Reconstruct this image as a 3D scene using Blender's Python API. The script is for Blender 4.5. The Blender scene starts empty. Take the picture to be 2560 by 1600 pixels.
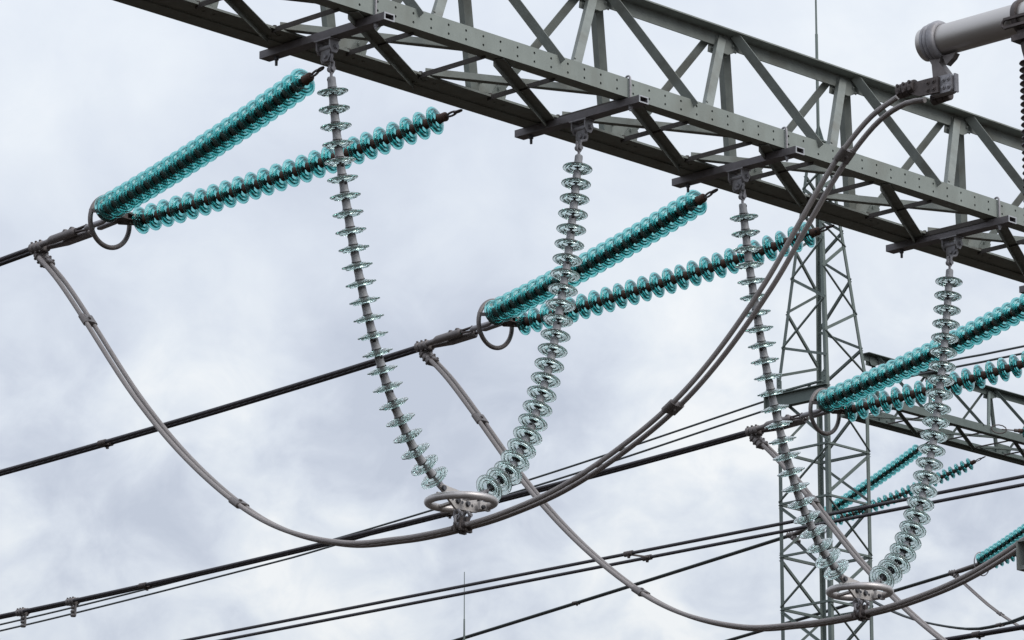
import bpy, bmesh, math, random
from mathutils import Vector, Matrix, Quaternion
random.seed(7)
SC = bpy.context.scene
COL = SC.collection
R = math.radians

# ------------------------------------------------------------------ camera
EYE = 1.7
PITCH = 14.93
cam = bpy.data.cameras.new('camera'); co = bpy.data.objects.new('camera', cam); COL.objects.link(co)
co.location = (0, 0, EYE); co.rotation_euler = (R(90 + PITCH), 0, 0)
cam.sensor_width = 36; cam.lens = 36 * 11345 / 2560.0
cam.clip_start = 0.1; cam.clip_end = 5000
SC.camera = co
SC.render.resolution_x = 1024; SC.render.resolution_y = 640

# ------------------------------------------------------------------ exposure
SC.view_settings.view_transform = 'Standard'; SC.view_settings.look = 'None'
SC.view_settings.exposure = 0.0; SC.view_settings.gamma = 1.0
SC.cycles.max_bounces = 20; SC.cycles.transmission_bounces = 20
SC.cycles.caustics_reflective = False; SC.cycles.caustics_refractive = False

# ------------------------------------------------------------------ sun and sky
SUN_EL, SUN_AZ = 38.0, 128.0          # azimuth clockwise from +Y
sd = bpy.data.lights.new('sun', 'SUN'); so = bpy.data.objects.new('sun', sd); COL.objects.link(so)
sd.energy = 1.45; sd.angle = R(42); sd.color = (1.0, 0.965, 0.91)
sv = Vector((math.sin(R(SUN_AZ)) * math.cos(R(SUN_EL)), math.cos(R(SUN_AZ)) * math.cos(R(SUN_EL)), math.sin(R(SUN_EL))))
so.rotation_euler = sv.to_track_quat('Z', 'Y').to_euler(); so.location = (30, -30, 60)

W = bpy.data.worlds.new('World'); SC.world = W; W.use_nodes = True
nt = W.node_tree; N_ = nt.nodes; N_.clear()
def wn(t, **k):
    n = N_.new(t)
    for a, b in k.items(): setattr(n, a, b)
    return n
def wl(a, b): nt.links.new(a, b)
sky = wn('ShaderNodeTexSky', sky_type='NISHITA'); sky.sun_disc = False
sky.sun_elevation = R(SUN_EL); sky.sun_rotation = R(SUN_AZ); sky.air_density = 1.5; sky.dust_density = 2.0
tc = wn('ShaderNodeTexCoord')
sx = wn('ShaderNodeSeparateXYZ'); wl(tc.outputs['Generated'], sx.inputs[0])
# clouds live on directions: squash so that they look like layers near the horizon
mp = wn('ShaderNodeMapping'); mp.inputs['Scale'].default_value = (1.0, 1.0, 1.15); mp.inputs['Rotation'].default_value = (0.0, R(18), 0.0)
wl(tc.outputs['Generated'], mp.inputs[0])
def noise(scale, detail, rough, dist, seed):
    n = wn('ShaderNodeTexNoise', noise_dimensions='4D'); n.inputs['Scale'].default_value = scale
    n.inputs['Detail'].default_value = detail; n.inputs['Roughness'].default_value = rough
    n.inputs['Distortion'].default_value = dist; n.inputs['W'].default_value = seed
    wl(mp.outputs[0], n.inputs['Vector']); return n.outputs['Fac']
def mth(op, a, b=None, c=None, clamp=False):
    n = wn('ShaderNodeMath', operation=op); n.use_clamp = clamp
    for i, v in enumerate((a, b, c)):
        if v is None: continue
        if isinstance(v, (int, float)): n.inputs[i].default_value = v
        else: wl(v, n.inputs[i])
    return n.outputs[0]
big = noise(7.0, 3.0, 0.5, 0.3, 3.1)
fine = noise(26.0, 6.0, 0.55, 0.5, 8.4)
mid = noise(58.0, 6.0, 0.55, 0.5, 5.7)
lowm = wn('ShaderNodeMapRange', interpolation_type='SMOOTHSTEP'); wl(sx.outputs[2], lowm.inputs[0])
lowm.inputs[1].default_value = math.sin(R(12.5)); lowm.inputs[2].default_value = math.sin(R(16.5)); lowm.inputs[3].default_value = .72; lowm.inputs[4].default_value = .12
lowf = wn('ShaderNodeMapRange', interpolation_type='SMOOTHSTEP'); wl(sx.outputs[2], lowf.inputs[0])
lowf.inputs[1].default_value = math.sin(R(12.5)); lowf.inputs[2].default_value = math.sin(R(17.0)); lowf.inputs[3].default_value = .62; lowf.inputs[4].default_value = .26
cl = mth('ADD', mth('ADD', mth('MULTIPLY', big, 0.42), 0.375), mth('MULTIPLY', mth('SUBTRACT', fine, 0.5), lowf.outputs[0]))
cl = mth('ADD', cl, mth('MULTIPLY', mth('SUBTRACT', mid, 0.5), lowm.outputs[0]))
def skydir(az, el): return (math.sin(R(az)) * math.cos(R(el)), math.cos(R(az)) * math.cos(R(el)), math.sin(R(el)))
# banks (+) and hollows (-) of the cloud layer: azimuth, elevation, radius (deg), amount
BANKS = [(-6.1, 18.6, 2.6, .10), (-3.7, 13.6, 1.2, .16), (1.2, 11.6, 2.0, .17), (3.1, 13.0, 1.6, .13), (5.5, 18.2, 3.2, .07),
         (-2.3, 11.7, 1.4, .10), (4.5, 14.6, 1.8, .04), (-5.8, 14.5, 1.8, -.07), (-1.8, 13.8, 1.9, -.21), (-1.0, 15.9, 2.0, -.06),
         (.4, 13.1, 1.2, -.10), (-5.0, 12.2, 1.5, -.10), (2.2, 16.0, 2.0, .03), (-3.2, 16.4, 1.8, -.03)]
for az, el, rad, amt in BANKS:
    v = wn('ShaderNodeVectorMath', operation='DISTANCE'); wl(tc.outputs['Generated'], v.inputs[0]); v.inputs[1].default_value = skydir(az, el)
    mr = wn('ShaderNodeMapRange', interpolation_type='SMOOTHERSTEP'); wl(v.outputs['Value'], mr.inputs[0])
    mr.inputs[1].default_value = 0.0; mr.inputs[2].default_value = R(rad) * 1.5; mr.inputs[3].default_value = amt; mr.inputs[4].default_value = 0.0
    cl = mth('ADD', cl, mr.outputs[0])
rp = wn('ShaderNodeValToRGB'); wl(cl, rp.inputs[0]); e = rp.color_ramp.elements
e[0].position = 0.40; e[0].color = (.535, .585, .69, 1)
e[1].position = 0.80; e[1].color = (.88, .905, .93, 1)
for p_, c_ in ((.50, (.60, .65, .75, 1)), (.59, (.68, .732, .82, 1)), (.69, (.765, .812, .875, 1))):
    x = e.new(p_); x.color = c_
# an overcast dome is brighter towards the zenith
zen = mth('ADD', mth('MULTIPLY', mth('MAXIMUM', sx.outputs[2], 0.0), 0.85), 0.795)
vm = wn('ShaderNodeVectorMath', operation='SCALE'); wl(rp.outputs[0], vm.inputs[0]); wl(zen, vm.inputs['Scale'])
vs = wn('ShaderNodeVectorMath', operation='SCALE'); wl(sky.outputs[0], vs.inputs[0]); vs.inputs['Scale'].default_value = 0.006
va = wn('ShaderNodeVectorMath', operation='ADD'); wl(vm.outputs[0], va.inputs[0]); wl(vs.outputs[0], va.inputs[1])
bg = wn('ShaderNodeBackground'); wl(va.outputs[0], bg.inputs[0]); bg.inputs[1].default_value = 1.0
ow = wn('ShaderNodeOutputWorld'); wl(bg.outputs[0], ow.inputs[0])

# ------------------------------------------------------------------ frame of the switchyard
# d runs along the gantry beams (away to the right), n across them (towards the camera side), z is height over the eye
AZ = R(43.953)
D = Vector((math.sin(AZ), math.cos(AZ), 0)); NN = Vector((math.cos(AZ), -math.sin(AZ), 0)); Z = Vector((0, 0, 1))
def P(d, n, z): return D * d + NN * n + Z * (z + EYE)

# ------------------------------------------------------------------ materials
def mat(name, base, rough=.5, metal=0.0, var=.12, vscale=6.0, bump=0.0, bscale=60.0, tint=None, tscale=3.0, tamt=.35, spec=.5, strand=None, vcoord='Object', stretch=(1, 1, 1)):
    m = bpy.data.materials.new(name); m.use_nodes = True; t = m.node_tree; n = t.nodes
    b = n['Principled BSDF']; b.inputs['Roughness'].default_value = rough; b.inputs['Metallic'].default_value = metal
    b.inputs['Specular IOR Level'].default_value = spec
    g = n.new('ShaderNodeTexCoord'); mpn = n.new('ShaderNodeMapping'); mpn.inputs['Scale'].default_value = stretch
    t.links.new(g.outputs[vcoord], mpn.inputs[0])
    a = n.new('ShaderNodeTexNoise'); a.inputs['Scale'].default_value = vscale; a.inputs['Detail'].default_value = 8; a.inputs['Roughness'].default_value = .65
    t.links.new(mpn.outputs[0], a.inputs['Vector'])
    r = n.new('ShaderNodeValToRGB'); t.links.new(a.outputs['Fac'], r.inputs[0])
    lo = tuple(c * (1 - var) for c in base) + (1,); hi = tuple(min(1, c * (1 + var)) for c in base) + (1,)
    r.color_ramp.elements[0].position = .3; r.color_ramp.elements[0].color = lo
    r.color_ramp.elements[1].position = .7; r.color_ramp.elements[1].color = hi
    col = r.outputs[0]
    if tint:
        q = n.new('ShaderNodeTexNoise'); q.inputs['Scale'].default_value = tscale; q.inputs['Detail'].default_value = 6
        t.links.new(mpn.outputs[0], q.inputs['Vector'])
        rr = n.new('ShaderNodeMapRange'); rr.inputs[1].default_value = .5; rr.inputs[2].default_value = .72; rr.inputs[4].default_value = tamt
        t.links.new(q.outputs['Fac'], rr.inputs[0])
        mx = n.new('ShaderNodeMix'); mx.data_type = 'RGBA'
        t.links.new(rr.outputs[0], mx.inputs['Factor']); t.links.new(col, mx.inputs['A']); mx.inputs['B'].default_value = tuple(tint) + (1,)
        col = mx.outputs['Result']
    t.links.new(col, b.inputs['Base Color'])
    rm = n.new('ShaderNodeMapRange'); t.links.new(a.outputs['Fac'], rm.inputs[0]); rm.inputs[3].default_value = max(.05, rough - .1); rm.inputs[4].default_value = min(1, rough + .12)
    t.links.new(rm.outputs[0], b.inputs['Roughness'])
    if strand:
        uv = n.new('ShaderNodeUVMap'); s = n.new('ShaderNodeSeparateXYZ'); t.links.new(uv.outputs[0], s.inputs[0])
        m1 = n.new('ShaderNodeMath'); m1.operation = 'MULTIPLY'; m1.inputs[1].default_value = strand[0] * 2 * math.pi; t.links.new(s.outputs[0], m1.inputs[0])
        m2 = n.new('ShaderNodeMath'); m2.operation = 'MULTIPLY_ADD'; m2.inputs[1].default_value = strand[1]; t.links.new(s.outputs[1], m2.inputs[0]); t.links.new(m1.outputs[0], m2.inputs[2])
        m3 = n.new('ShaderNodeMath'); m3.operation = 'SINE'; t.links.new(m2.outputs[0], m3.inputs[0])
        bp = n.new('ShaderNodeBump'); bp.inputs['Strength'].default_value = .2; bp.inputs['Distance'].default_value = .004
        t.links.new(m3.outputs[0], bp.inputs['Height']); t.links.new(bp.outputs[0], b.inputs['Normal'])
    elif bump:
        k = n.new('ShaderNodeTexNoise'); k.inputs['Scale'].default_value = bscale; k.inputs['Detail'].default_value = 5
        t.links.new(g.outputs['Object'], k.inputs['Vector'])
        bp = n.new('ShaderNodeBump'); bp.inputs['Strength'].default_value = bump; bp.inputs['Distance'].default_value = .004
        t.links.new(k.outputs['Fac'], bp.inputs['Height']); t.links.new(bp.outputs[0], b.inputs['Normal'])
    return m
def glass(name, col, dens, vcol, tr=1.0, rough=.03, ior=1.5, milk=None):
    m = bpy.data.materials.new(name); m.use_nodes = True; t = m.node_tree; n = t.nodes
    b = n['Principled BSDF']; b.inputs['Transmission Weight'].default_value = tr; b.inputs['IOR'].default_value = ior
    b.inputs['Roughness'].default_value = rough
    g = n.new('ShaderNodeTexCoord'); a = n.new('ShaderNodeTexNoise'); a.inputs['Scale'].default_value = 14; a.inputs['Detail'].default_value = 4
    t.links.new(g.outputs['Object'], a.inputs['Vector'])
    r = n.new('ShaderNodeValToRGB'); t.links.new(a.outputs['Fac'], r.inputs[0])
    r.color_ramp.elements[0].position = .3; r.color_ramp.elements[0].color = tuple(c * .94 for c in col) + (1,)
    r.color_ramp.elements[1].position = .7; r.color_ramp.elements[1].color = tuple(col) + (1,)
    t.links.new(r.outputs[0], b.inputs['Base Color'])
    if milk:      # dusty, slightly cloudy glass
        tl = n.new('ShaderNodeBsdfTranslucent'); tl.inputs[0].default_value = tuple(milk[1]) + (1,); ms = n.new('ShaderNodeMixShader'); ms.inputs[0].default_value = milk[0]
        t.links.new(b.outputs[0], ms.inputs[1]); t.links.new(tl.outputs[0], ms.inputs[2]); t.links.new(ms.outputs[0], n['Material Output'].inputs['Surface'])
    v = n.new('ShaderNodeVolumeAbsorption'); v.inputs['Color'].default_value = tuple(vcol) + (1,); v.inputs['Density'].default_value = dens
    t.links.new(v.outputs[0], n['Material Output'].inputs['Volume'])
    return m
M = {
 'steel': mat('painted_steel', (.258, .278, .260), .68, 0, .14, 7, .3, 45, tint=(.15, .135, .11), tscale=3.2, tamt=.55, spec=.22),
 'steel_plate': mat('painted_steel_plate', (.285, .315, .290), .62, 0, .10, 6, .3, 50, tint=(.20, .20, .17), tscale=2.6, tamt=.5, spec=.3, stretch=(1, 1, .5)),
 'steel_far': mat('far_painted_steel', (.150, .180, .168), .68, 0, .14, 4, spec=.25),
 'zinc': mat('pale_zinc_plate', (.56, .53, .51), .55, .1, .10, 14, .2, 50, tint=(.36, .32, .29), tscale=9, tamt=.4),
 'strut': mat('dark_strut_steel', (.095, .085, .08), .7, 0, .2, 9, .3, 50, spec=.2),
 'galv': mat('galvanised_steel', (.33, .32, .335), .5, .35, .20, 18, .3, 60, tint=(.16, .14, .13), tscale=7, tamt=.5),
 'tube': mat('weathered_tube_steel', (.19, .175, .185), .6, .1, .22, 9, .3, 50, tint=(.11, .10, .10), tscale=5, tamt=.55),
 'tube_end': mat('cut_tube_edge', (.46, .47, .49), .5, .2, .1, 10),
 'bright': mat('bright_zinc', (.52, .49, .48), .38, .55, .10, 10, .15, 40, tint=(.35, .31, .29), tscale=6, tamt=.4),
 'alu': mat('brushed_aluminium_tube', (.50, .475, .455), .40, .82, .06, 2, 0, tint=(.42, .39, .37), tscale=2, tamt=.3, stretch=(1, 1, 1)),
 'cast': mat('cast_aluminium', (.19, .17, .165), .5, .45, .18, 22, .4, 80, tint=(.10, .09, .09), tscale=9, tamt=.5),
 'iron': mat('dark_forged_iron', (.115, .095, .09), .6, .3, .30, 25, .4, 80, tint=(.05, .04, .04), tscale=8, tamt=.6),
 'bolt': mat('bolt_steel', (.12, .12, .13), .45, .5, .2, 30),
 'dark': mat('dark_ring_and_hole_shade', (.018, .015, .015), .7, 0, .2, 30),  # near-black: ring at the cap foot, painted shade in holes and socket slits
 'cap_grey': mat('zinc_cap', (.40, .405, .42), .6, .1, .18, 40, .4, 90, tint=(.20, .19, .19), tscale=14, tamt=.5),
 'cap_brown': mat('rusty_cap', (.105, .058, .042), .75, .05, .30, 40, .4, 90, tint=(.06, .04, .035), tscale=14, tamt=.6),
 'cable': mat('stranded_aluminium', (.33, .30, .29), .6, .1, .12, 3, strand=(9, 60.0), tint=(.27, .24, .23), tscale=2.2, tamt=.35),
 'wire': mat('weathered_shaded_conductor', (.052, .047, .053), .5, .3, .15, 4, strand=(7, 60.0)),  # weathered, with the shade of the undersides put into the dark base colour
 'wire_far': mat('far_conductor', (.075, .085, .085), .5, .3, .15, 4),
 'porcelain': mat('brown_porcelain', (.035, .018, .022), .3, 0, .15, 8),
 'gravel': mat('gravel_ground', (.040, .031, .025), .95, 0, .35, 9, .8, 30, tint=(.03, .036, .02), tscale=.15, tamt=.7),
 'glass_clear': glass('pale_green_glass', (.93, .995, .98), 8.0, (.60, .91, .86), .94, .04, 1.44, (.09, (.94, 1.0, .98))),
 'glass_teal': glass('teal_glass', (.65, .875, .865), 66.0, (.04, .71, .715), .98, .04, 1.47),
}

# ------------------------------------------------------------------ mesh builder
class MB:
    def __init__(s): s.v = []; s.f = []; s.sm = []; s.uv = {}; s.mi = []; s.cur = 0
    def add(s, vs, fs, smooth=False, uvs=None):
        o = len(s.v); s.v += [Vector(q) for q in vs]
        for k, f in enumerate(fs):
            if uvs: s.uv[len(s.f)] = uvs[k]
            s.f.append([i + o for i in f]); s.sm.append(smooth); s.mi.append(s.cur)
        return s
    def prism(s, poly, ext):
        n = len(poly); ext = Vector(ext); a = [Vector(q) for q in poly]
        return s.add(a + [q + ext for q in a], [list(range(n))[::-1], list(range(n, 2 * n))] + [[i, (i + 1) % n, n + (i + 1) % n, n + i] for i in range(n)])
    def box(s, c, ax, ay, az, sx, sy, sz):
        c = Vector(c); x = Vector(ax) * sx / 2; y = Vector(ay) * sy / 2; z = Vector(az) * sz / 2
        return s.prism([c - x - y - z, c + x - y - z, c + x + y - z, c - x + y - z], z * 2)
    def lsec(s, p0, p1, u, v, a, b, t):
        p0 = Vector(p0); p1 = Vector(p1); ax = (p1 - p0).normalized()
        u = Vector(u); u = (u - ax * u.dot(ax)).normalized(); v = Vector(v); v = (v - ax * v.dot(ax)); v = (v - u * v.dot(u)).normalized()
        return s.prism([p0, p0 + u * a, p0 + u * a + v * t, p0 + u * t + v * t, p0 + u * t + v * b, p0 + v * b], p1 - p0)
    def bar(s, p0, p1, u, w, h):
        p0 = Vector(p0); p1 = Vector(p1); ax = (p1 - p0).normalized()
        u = Vector(u); u = (u - ax * u.dot(ax)).normalized(); v = ax.cross(u)
        return s.prism([p0 - u * w / 2 - v * h / 2, p0 + u * w / 2 - v * h / 2, p0 + u * w / 2 + v * h / 2, p0 - u * w / 2 + v * h / 2], p1 - p0)
    def tube(s, pts, r, seg=12, closed=False, caps=True):
        pts = [Vector(q) for q in pts]; n = len(pts); rr = r if isinstance(r, (list, tuple)) else [r] * n
        tg = []
        for i in range(n):
            a = pts[(i - 1) % n] if (closed or i > 0) else pts[0]; b = pts[(i + 1) % n] if (closed or i < n - 1) else pts[-1]
            tg.append((b - a).normalized())
        u = tg[0].orthogonal().normalized()
        if abs(tg[0].z) < .9: u = (Z - tg[0] * tg[0].z).normalized()
        vs = []; L = [0.0]
        for i in range(n):
            if i:
                q = tg[i - 1].rotation_difference(tg[i]); u = (q @ u); u = (u - tg[i] * u.dot(tg[i])).normalized(); L.append(L[-1] + (pts[i] - pts[i - 1]).length)
            w = tg[i].cross(u)
            for k in range(seg):
                t = 2 * math.pi * k / seg; vs.append(pts[i] + (u * math.cos(t) + w * math.sin(t)) * rr[i])
        fs = []; uvs = []
        for i in range(n if closed else n - 1):
            j = (i + 1) % n; l1 = L[j] if j else L[-1] + .05
            for k in range(seg):
                m = (k + 1) % seg; fs.append([i * seg + k, i * seg + m, j * seg + m, j * seg + k])
                uvs.append([(k / seg, L[i]), ((k + 1) / seg, L[i]), ((k + 1) / seg, l1), (k / seg, l1)])
        s.add(vs, fs, True, uvs)
        if caps and not closed:
            s.add(vs[:seg], [list(range(seg))[::-1]]); s.add(vs[-seg:], [list(range(seg))])
        return s
    def cyl(s, p0, p1, r, seg=14): return s.tube([p0, p1], r, seg)
    def lathe(s, prof, o, ax, seg=32, closed=True):
        o = Vector(o); ax = Vector(ax).normalized(); u = ax.orthogonal().normalized(); w = ax.cross(u); n = len(prof)
        vs = []
        for r_, z_ in prof:
            for k in range(seg):
                t = 2 * math.pi * k / seg; vs.append(o + ax * z_ + (u * math.cos(t) + w * math.sin(t)) * max(r_, 1e-5))
        fs = [[i * seg + k, i * seg + (k + 1) % seg, ((i + 1) % n) * seg + (k + 1) % seg, ((i + 1) % n) * seg + k] for i in range(n if closed else n - 1) for k in range(seg)]
        return s.add(vs, fs, True)
    def bolt(s, p, ax, r=.016, h=.014):
        p = Vector(p); ax = Vector(ax).normalized(); s.lathe([(0, 0), (r * 1.35, 0), (r * 1.35, h * .25), (r, h * .25), (r, h), (0, h)], p, ax, 8, closed=False); return s
    def build(s, name, mats, parent=None, origin=None):
        o = Vector(origin) if origin is not None else (parent.location.copy() if parent is not None and parent.type == 'EMPTY' else Vector((0, 0, 0)))
        me = bpy.data.meshes.new(name); me.from_pydata([q - o for q in s.v], [], s.f)
        for m in (mats if isinstance(mats, (list, tuple)) else [mats]): me.materials.append(m)
        ul = me.uv_layers.new(name='UVMap') if s.uv else None
        for i, p in enumerate(me.polygons):
            p.use_smooth = s.sm[i]; p.material_index = s.mi[i]
            if ul and i in s.uv:
                for k, li in enumerate(p.loop_indices): ul.data[li].uv = s.uv[i][k]
        bm = bmesh.new(); bm.from_mesh(me); bmesh.ops.recalc_face_normals(bm, faces=bm.faces)
        for ed in bm.edges:
            if len(ed.link_faces) == 2 and ed.calc_face_angle(0) > R(38): ed.smooth = False
        bm.to_mesh(me); bm.free()
        ob = bpy.data.objects.new(name, me); COL.objects.link(ob)
        if parent is not None: ob.parent = parent
        else: ob.location = o
        return ob
def tag(o, label=None, cat=None, group=None, kind=None):
    if label: o['label'] = label
    if cat: o['category'] = cat
    if group: o['group'] = group
    if kind: o['kind'] = kind
    return o
def thing(name, loc, label, cat, group=None):
    o = bpy.data.objects.new(name, None); COL.objects.link(o); o.location = loc; o.empty_display_size = .2
    return tag(o, label, cat, group)
def spline(pts, step=.12):
    pts = [Vector(q) for q in pts]; q = [pts[0] * 2 - pts[1]] + pts + [pts[-1] * 2 - pts[-2]]; out = []
    for i in range(1, len(q) - 2):
        n = max(2, int((q[i + 1] - q[i]).length / step))
        for k in range(n):
            t = k / n; t2 = t * t; t3 = t2 * t
            out.append(.5 * ((2 * q[i]) + (q[i + 1] - q[i - 1]) * t + (2 * q[i - 1] - 5 * q[i] + 4 * q[i + 1] - q[i + 2]) * t2 + (3 * q[i] - q[i - 1] - 3 * q[i + 1] + q[i + 2]) * t3))
    out.append(pts[-1]); return out
def walk(pts, s):      # point and tangent at arc length s
    for i in range(len(pts) - 1):
        l = (pts[i + 1] - pts[i]).length
        if s <= l or i == len(pts) - 2:
            return pts[i].lerp(pts[i + 1], s / l), (pts[i + 1] - pts[i]).normalized()
        s -= l
def near(pts, key):    # point and tangent where key(p) is smallest
    i = min(range(len(pts)), key=lambda k: key(pts[k])); j = min(max(i, 1), len(pts) - 2)
    return pts[i], (pts[j + 1] - pts[j - 1]).normalized()

# ------------------------------------------------------------------ ground
g = MB(); g.add([(-1500, -1500, 0), (1500, -1500, 0), (1500, 1500, 0), (-1500, 1500, 0)], [[0, 1, 2, 3]])
tag(g.build('ground', M['gravel']), kind='structure')

# ------------------------------------------------------------------ gantry beam (triangular truss)
def holed_plate(mb, d0, d1, n, z0, z1, pitch, first, zs, r, th):
    """vertical plate with a front face at n, pierced by blind bolt holes"""
    ds = [first + k * pitch for k in range(int((d0 - first) / pitch) - 2, int((d1 - first) / pitch) + 3)]
    ds = [x for x in ds if d0 + pitch / 2 < x < d1 - pitch / 2]
    edges = [d0] + [(ds[i] + ds[i + 1]) / 2 for i in range(len(ds) - 1)] + [d1]
    zr = [z0, (zs[0] + zs[1]) / 2, z1]
    seg = 12
    for i, x in enumerate(ds):
        for j in range(2):
            a0, a1, b0, b1 = edges[i], edges[i + 1], zr[j], zr[j + 1]; zc = zs[j]
            inner = []; outer = []
            for k in range(seg):
                t = 2 * math.pi * (k + .5) / seg; cx, cz = math.cos(t), math.sin(t)
                inner.append((x + r * cx, zc + r * cz))
                sc_ = min(((a1 - x) / cx if cx > 1e-6 else (a0 - x) / cx if cx < -1e-6 else 1e9), ((b1 - zc) / cz if cz > 1e-6 else (b0 - zc) / cz if cz < -1e-6 else 1e9))
                outer.append((x + sc_ * cx, zc + sc_ * cz))
            vs = [P(q[0], n, q[1]) for q in outer] + [P(q[0], n, q[1]) for q in inner] + [P(q[0], n - .012, q[1]) for q in inner]
            fs = [[k, (k + 1) % seg, seg + (k + 1) % seg, seg + k] for k in range(seg)]
            fs += [[seg + k, seg + (k + 1) % seg, 2 * seg + (k + 1) % seg, 2 * seg + k] for k in range(seg)]
            mb.add(vs, fs)
            mb.cur = 1; mb.add([P(q[0], n - .012, q[1]) for q in inner], [list(range(seg))]); mb.cur = 0  # hole floor coloured near-black to stand in for the shade inside
            # corners of the cell
            for cxn in (0, 1):
                for czn in (0, 1):
                    cc = (a1 if cxn else a0, b1 if czn else b0)
                    near_ = sorted(range(seg), key=lambda k: (outer[k][0] - cc[0]) ** 2 / (a1 - a0) ** 2 + (outer[k][1] - cc[1]) ** 2 / (b1 - b0) ** 2)
                    e1 = [k for k in range(seg) if abs(outer[k][0] - cc[0]) < 1e-6]; e2 = [k for k in range(seg) if abs(outer[k][1] - cc[1]) < 1e-6]
                    if e1 and e2:
                        k1 = min(e1, key=lambda k: abs(outer[k][1] - cc[1])); k2 = min(e2, key=lambda k: abs(outer[k][0] - cc[0]))
                        mb.add([P(outer[k1][0], n, outer[k1][1]), P(cc[0], n, cc[1]), P(outer[k2][0], n, outer[k2][1])], [[0, 1, 2]])
    # back, top and bottom skins of the plate
    q = [P(d0, n, z0), P(d1, n, z0), P(d1, n - th, z0), P(d0, n - th, z0), P(d0, n, z1), P(d1, n, z1), P(d1, n - th, z1), P(d0, n - th, z1)]
    mb.add(q, [[0, 3, 2, 1], [4, 5, 6, 7], [3, 7, 6, 2], [0, 4, 7, 3], [1, 2, 6, 5]])

def gantry(nA, nB, zb, nC, hC, d0, d1, bay, node0, mid0, cn0, label, m_s, m_p, holes=True, hole0=27.79, pitch=.222, q=1.0):
    root = thing('gantry_beam', P((d0 + d1) / 2, (nA + nB) / 2, zb), label, 'gantry beam')
    # front lower chord
    a = MB()
    if holes: holed_plate(a, d0, d1, nA, zb, zb + .187, pitch, hole0, (zb + .052, zb + .135), .0125, .014)
    else: a.box(P((d0 + d1) / 2, nA - .007, zb + .080), D, NN, Z, d1 - d0, .014, .160)
    a.box(P((d0 + d1) / 2, nA - .014 - .07, zb + .0085), D, NN, Z, d1 - d0, .14, .013)
    a.build('lower_chord', [m_p, M['dark']], root)
    # rear lower chord: wide flat plate with an upstand on the far side and a shallow splice under it
    b = MB(); w = .43 * q
    b.box(P((d0 + d1) / 2, nB + w / 2, zb + .010), D, NN, Z, d1 - d0, w, .020)
    b.box(P((d0 + d1) / 2, nB + .008, zb + .105), D, NN, Z, d1 - d0, .016, .17)
    b.box(P((d0 + d1) / 2, nB + .10, zb - .007), D, NN, Z, d1 - d0, .19, .014)
    for k in range(int((d1 - d0) / bay * 2)):
        x = d0 + .3 + k * bay / 2
        b.bolt(P(x, nB + .33 * q, zb), -Z, .011, .010); b.bolt(P(x + .12, nB + .33 * q, zb), -Z, .011, .010)
    b.build('lower_chord', m_s, root)
    # upper chord: angle, vertical leg below, flange towards the camera side
    c = MB(); zc = zb + hC
    c.box(P((d0 + d1) / 2, nC, zc - .065), D, NN, Z, d1 - d0, .014, .13)
    c.box(P((d0 + d1) / 2, nC + .075, zc + .007), D, NN, Z, d1 - d0, .165, .014)
    c.build('upper_chord', m_s, root)
    K = range(-20, 40)
    up_f = (P(0, nC, zc) - P(0, nA, zb)).normalized(); nf = D.cross(up_f).normalized()
    if nf.dot(NN) < 0: nf = -nf
    up_b = (P(0, nC, zc) - P(0, nB, zb)).normalized(); nb_ = D.cross(up_b).normalized()
    if nb_.dot(NN) < 0: nb_ = -nb_
    for k in K:
        cx = cn0 + k * bay; fa = node0 + k * bay
        if not (d0 + .2 < cx < d1 - .2): continue
        # front panel
        if fa > d0:
            m = MB(); m.lsec(P(fa + .04, nA - .02, zb + .10), P(cx - .05, nC + .012, zc - .01), D, -nf, .090 * q, .06 * q, .008)
            m.bolt(P(fa + .07, nA - .02 + .01, zb + .215) + nf * .002, nf, .012, .012); m.build('web_post', m_s, root)
        if fa + bay < d1:
            m = MB(); m.lsec(P(cx + .10, nC + .030, zc - .02), P(fa + bay - .13, nA - .030, zb + .10), D, nf, .10 * q, .10 * q, .008)
            m.build('web_diagonal', m_s, root)
        m = MB(); m.prism([P(cx - .10, nC + .009, zc - .04), P(cx + .17, nC + .009, zc - .04), P(cx + .17, nC + .015, zc - .15), P(cx + .06, nC + .02, zc - .20), P(cx - .06, nC + .02, zc - .20), P(cx - .10, nC + .015, zc - .14)], nf * .010)
        m.bolt(P(cx + .13, nC + .022, zc - .10), nf, .014, .018); m.bolt(P(cx + .16, nC + .026, zc - .15), nf, .014, .018)
        m.build('gusset', m_s, root)
        m = MB(); m.prism([P(cx - .17, nC - .010, zc - .05), P(cx + .10, nC - .010, zc - .05), P(cx + .10, nC - .03, zc - .21), P(cx - .17, nC - .03, zc - .21)], -nb_ * .010)
        m.bolt(P(cx - .12, nC - .02, zc - .16), nb_, .014, .016); m.build('gusset', m_s, root)
        # rear panel
        rb = nB + .20 * q
        if fa + bay < d1:
            m = MB(); m.lsec(P(cx + .03, nC - .02, zc - .06), P(fa + bay - .14, rb, zb + .05), D, -nb_, .095 * q, .08 * q, .008); m.build('web_post', m_s, root)
        if fa > d0:
            m = MB(); m.lsec(P(cx - .12, nC - .02, zc - .07), P(fa + .16, rb, zb + .05), -D, -nb_, .10 * q, .08 * q, .008); m.build('web_diagonal', m_s, root)
            m = MB(); m.prism([P(fa - .17, rb + .012, zb + .02), P(fa + .26, rb + .012, zb + .02), P(fa + .30, rb + .03, zb + .20), P(fa + .22, rb + .04, zb + .27), P(fa - .14, rb + .04, zb + .27), P(fa - .19, rb + .02, zb + .14)], nb_ * .010)
            for bx, bz in ((-.09, .19), (.02, .10), (.16, .19), (.20, .10)): m.bolt(P(fa + bx, rb + .034 + (bz - .1) * .3, zb + bz), nb_, .018, .02)
            m.build('gusset', m_s, root)
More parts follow.
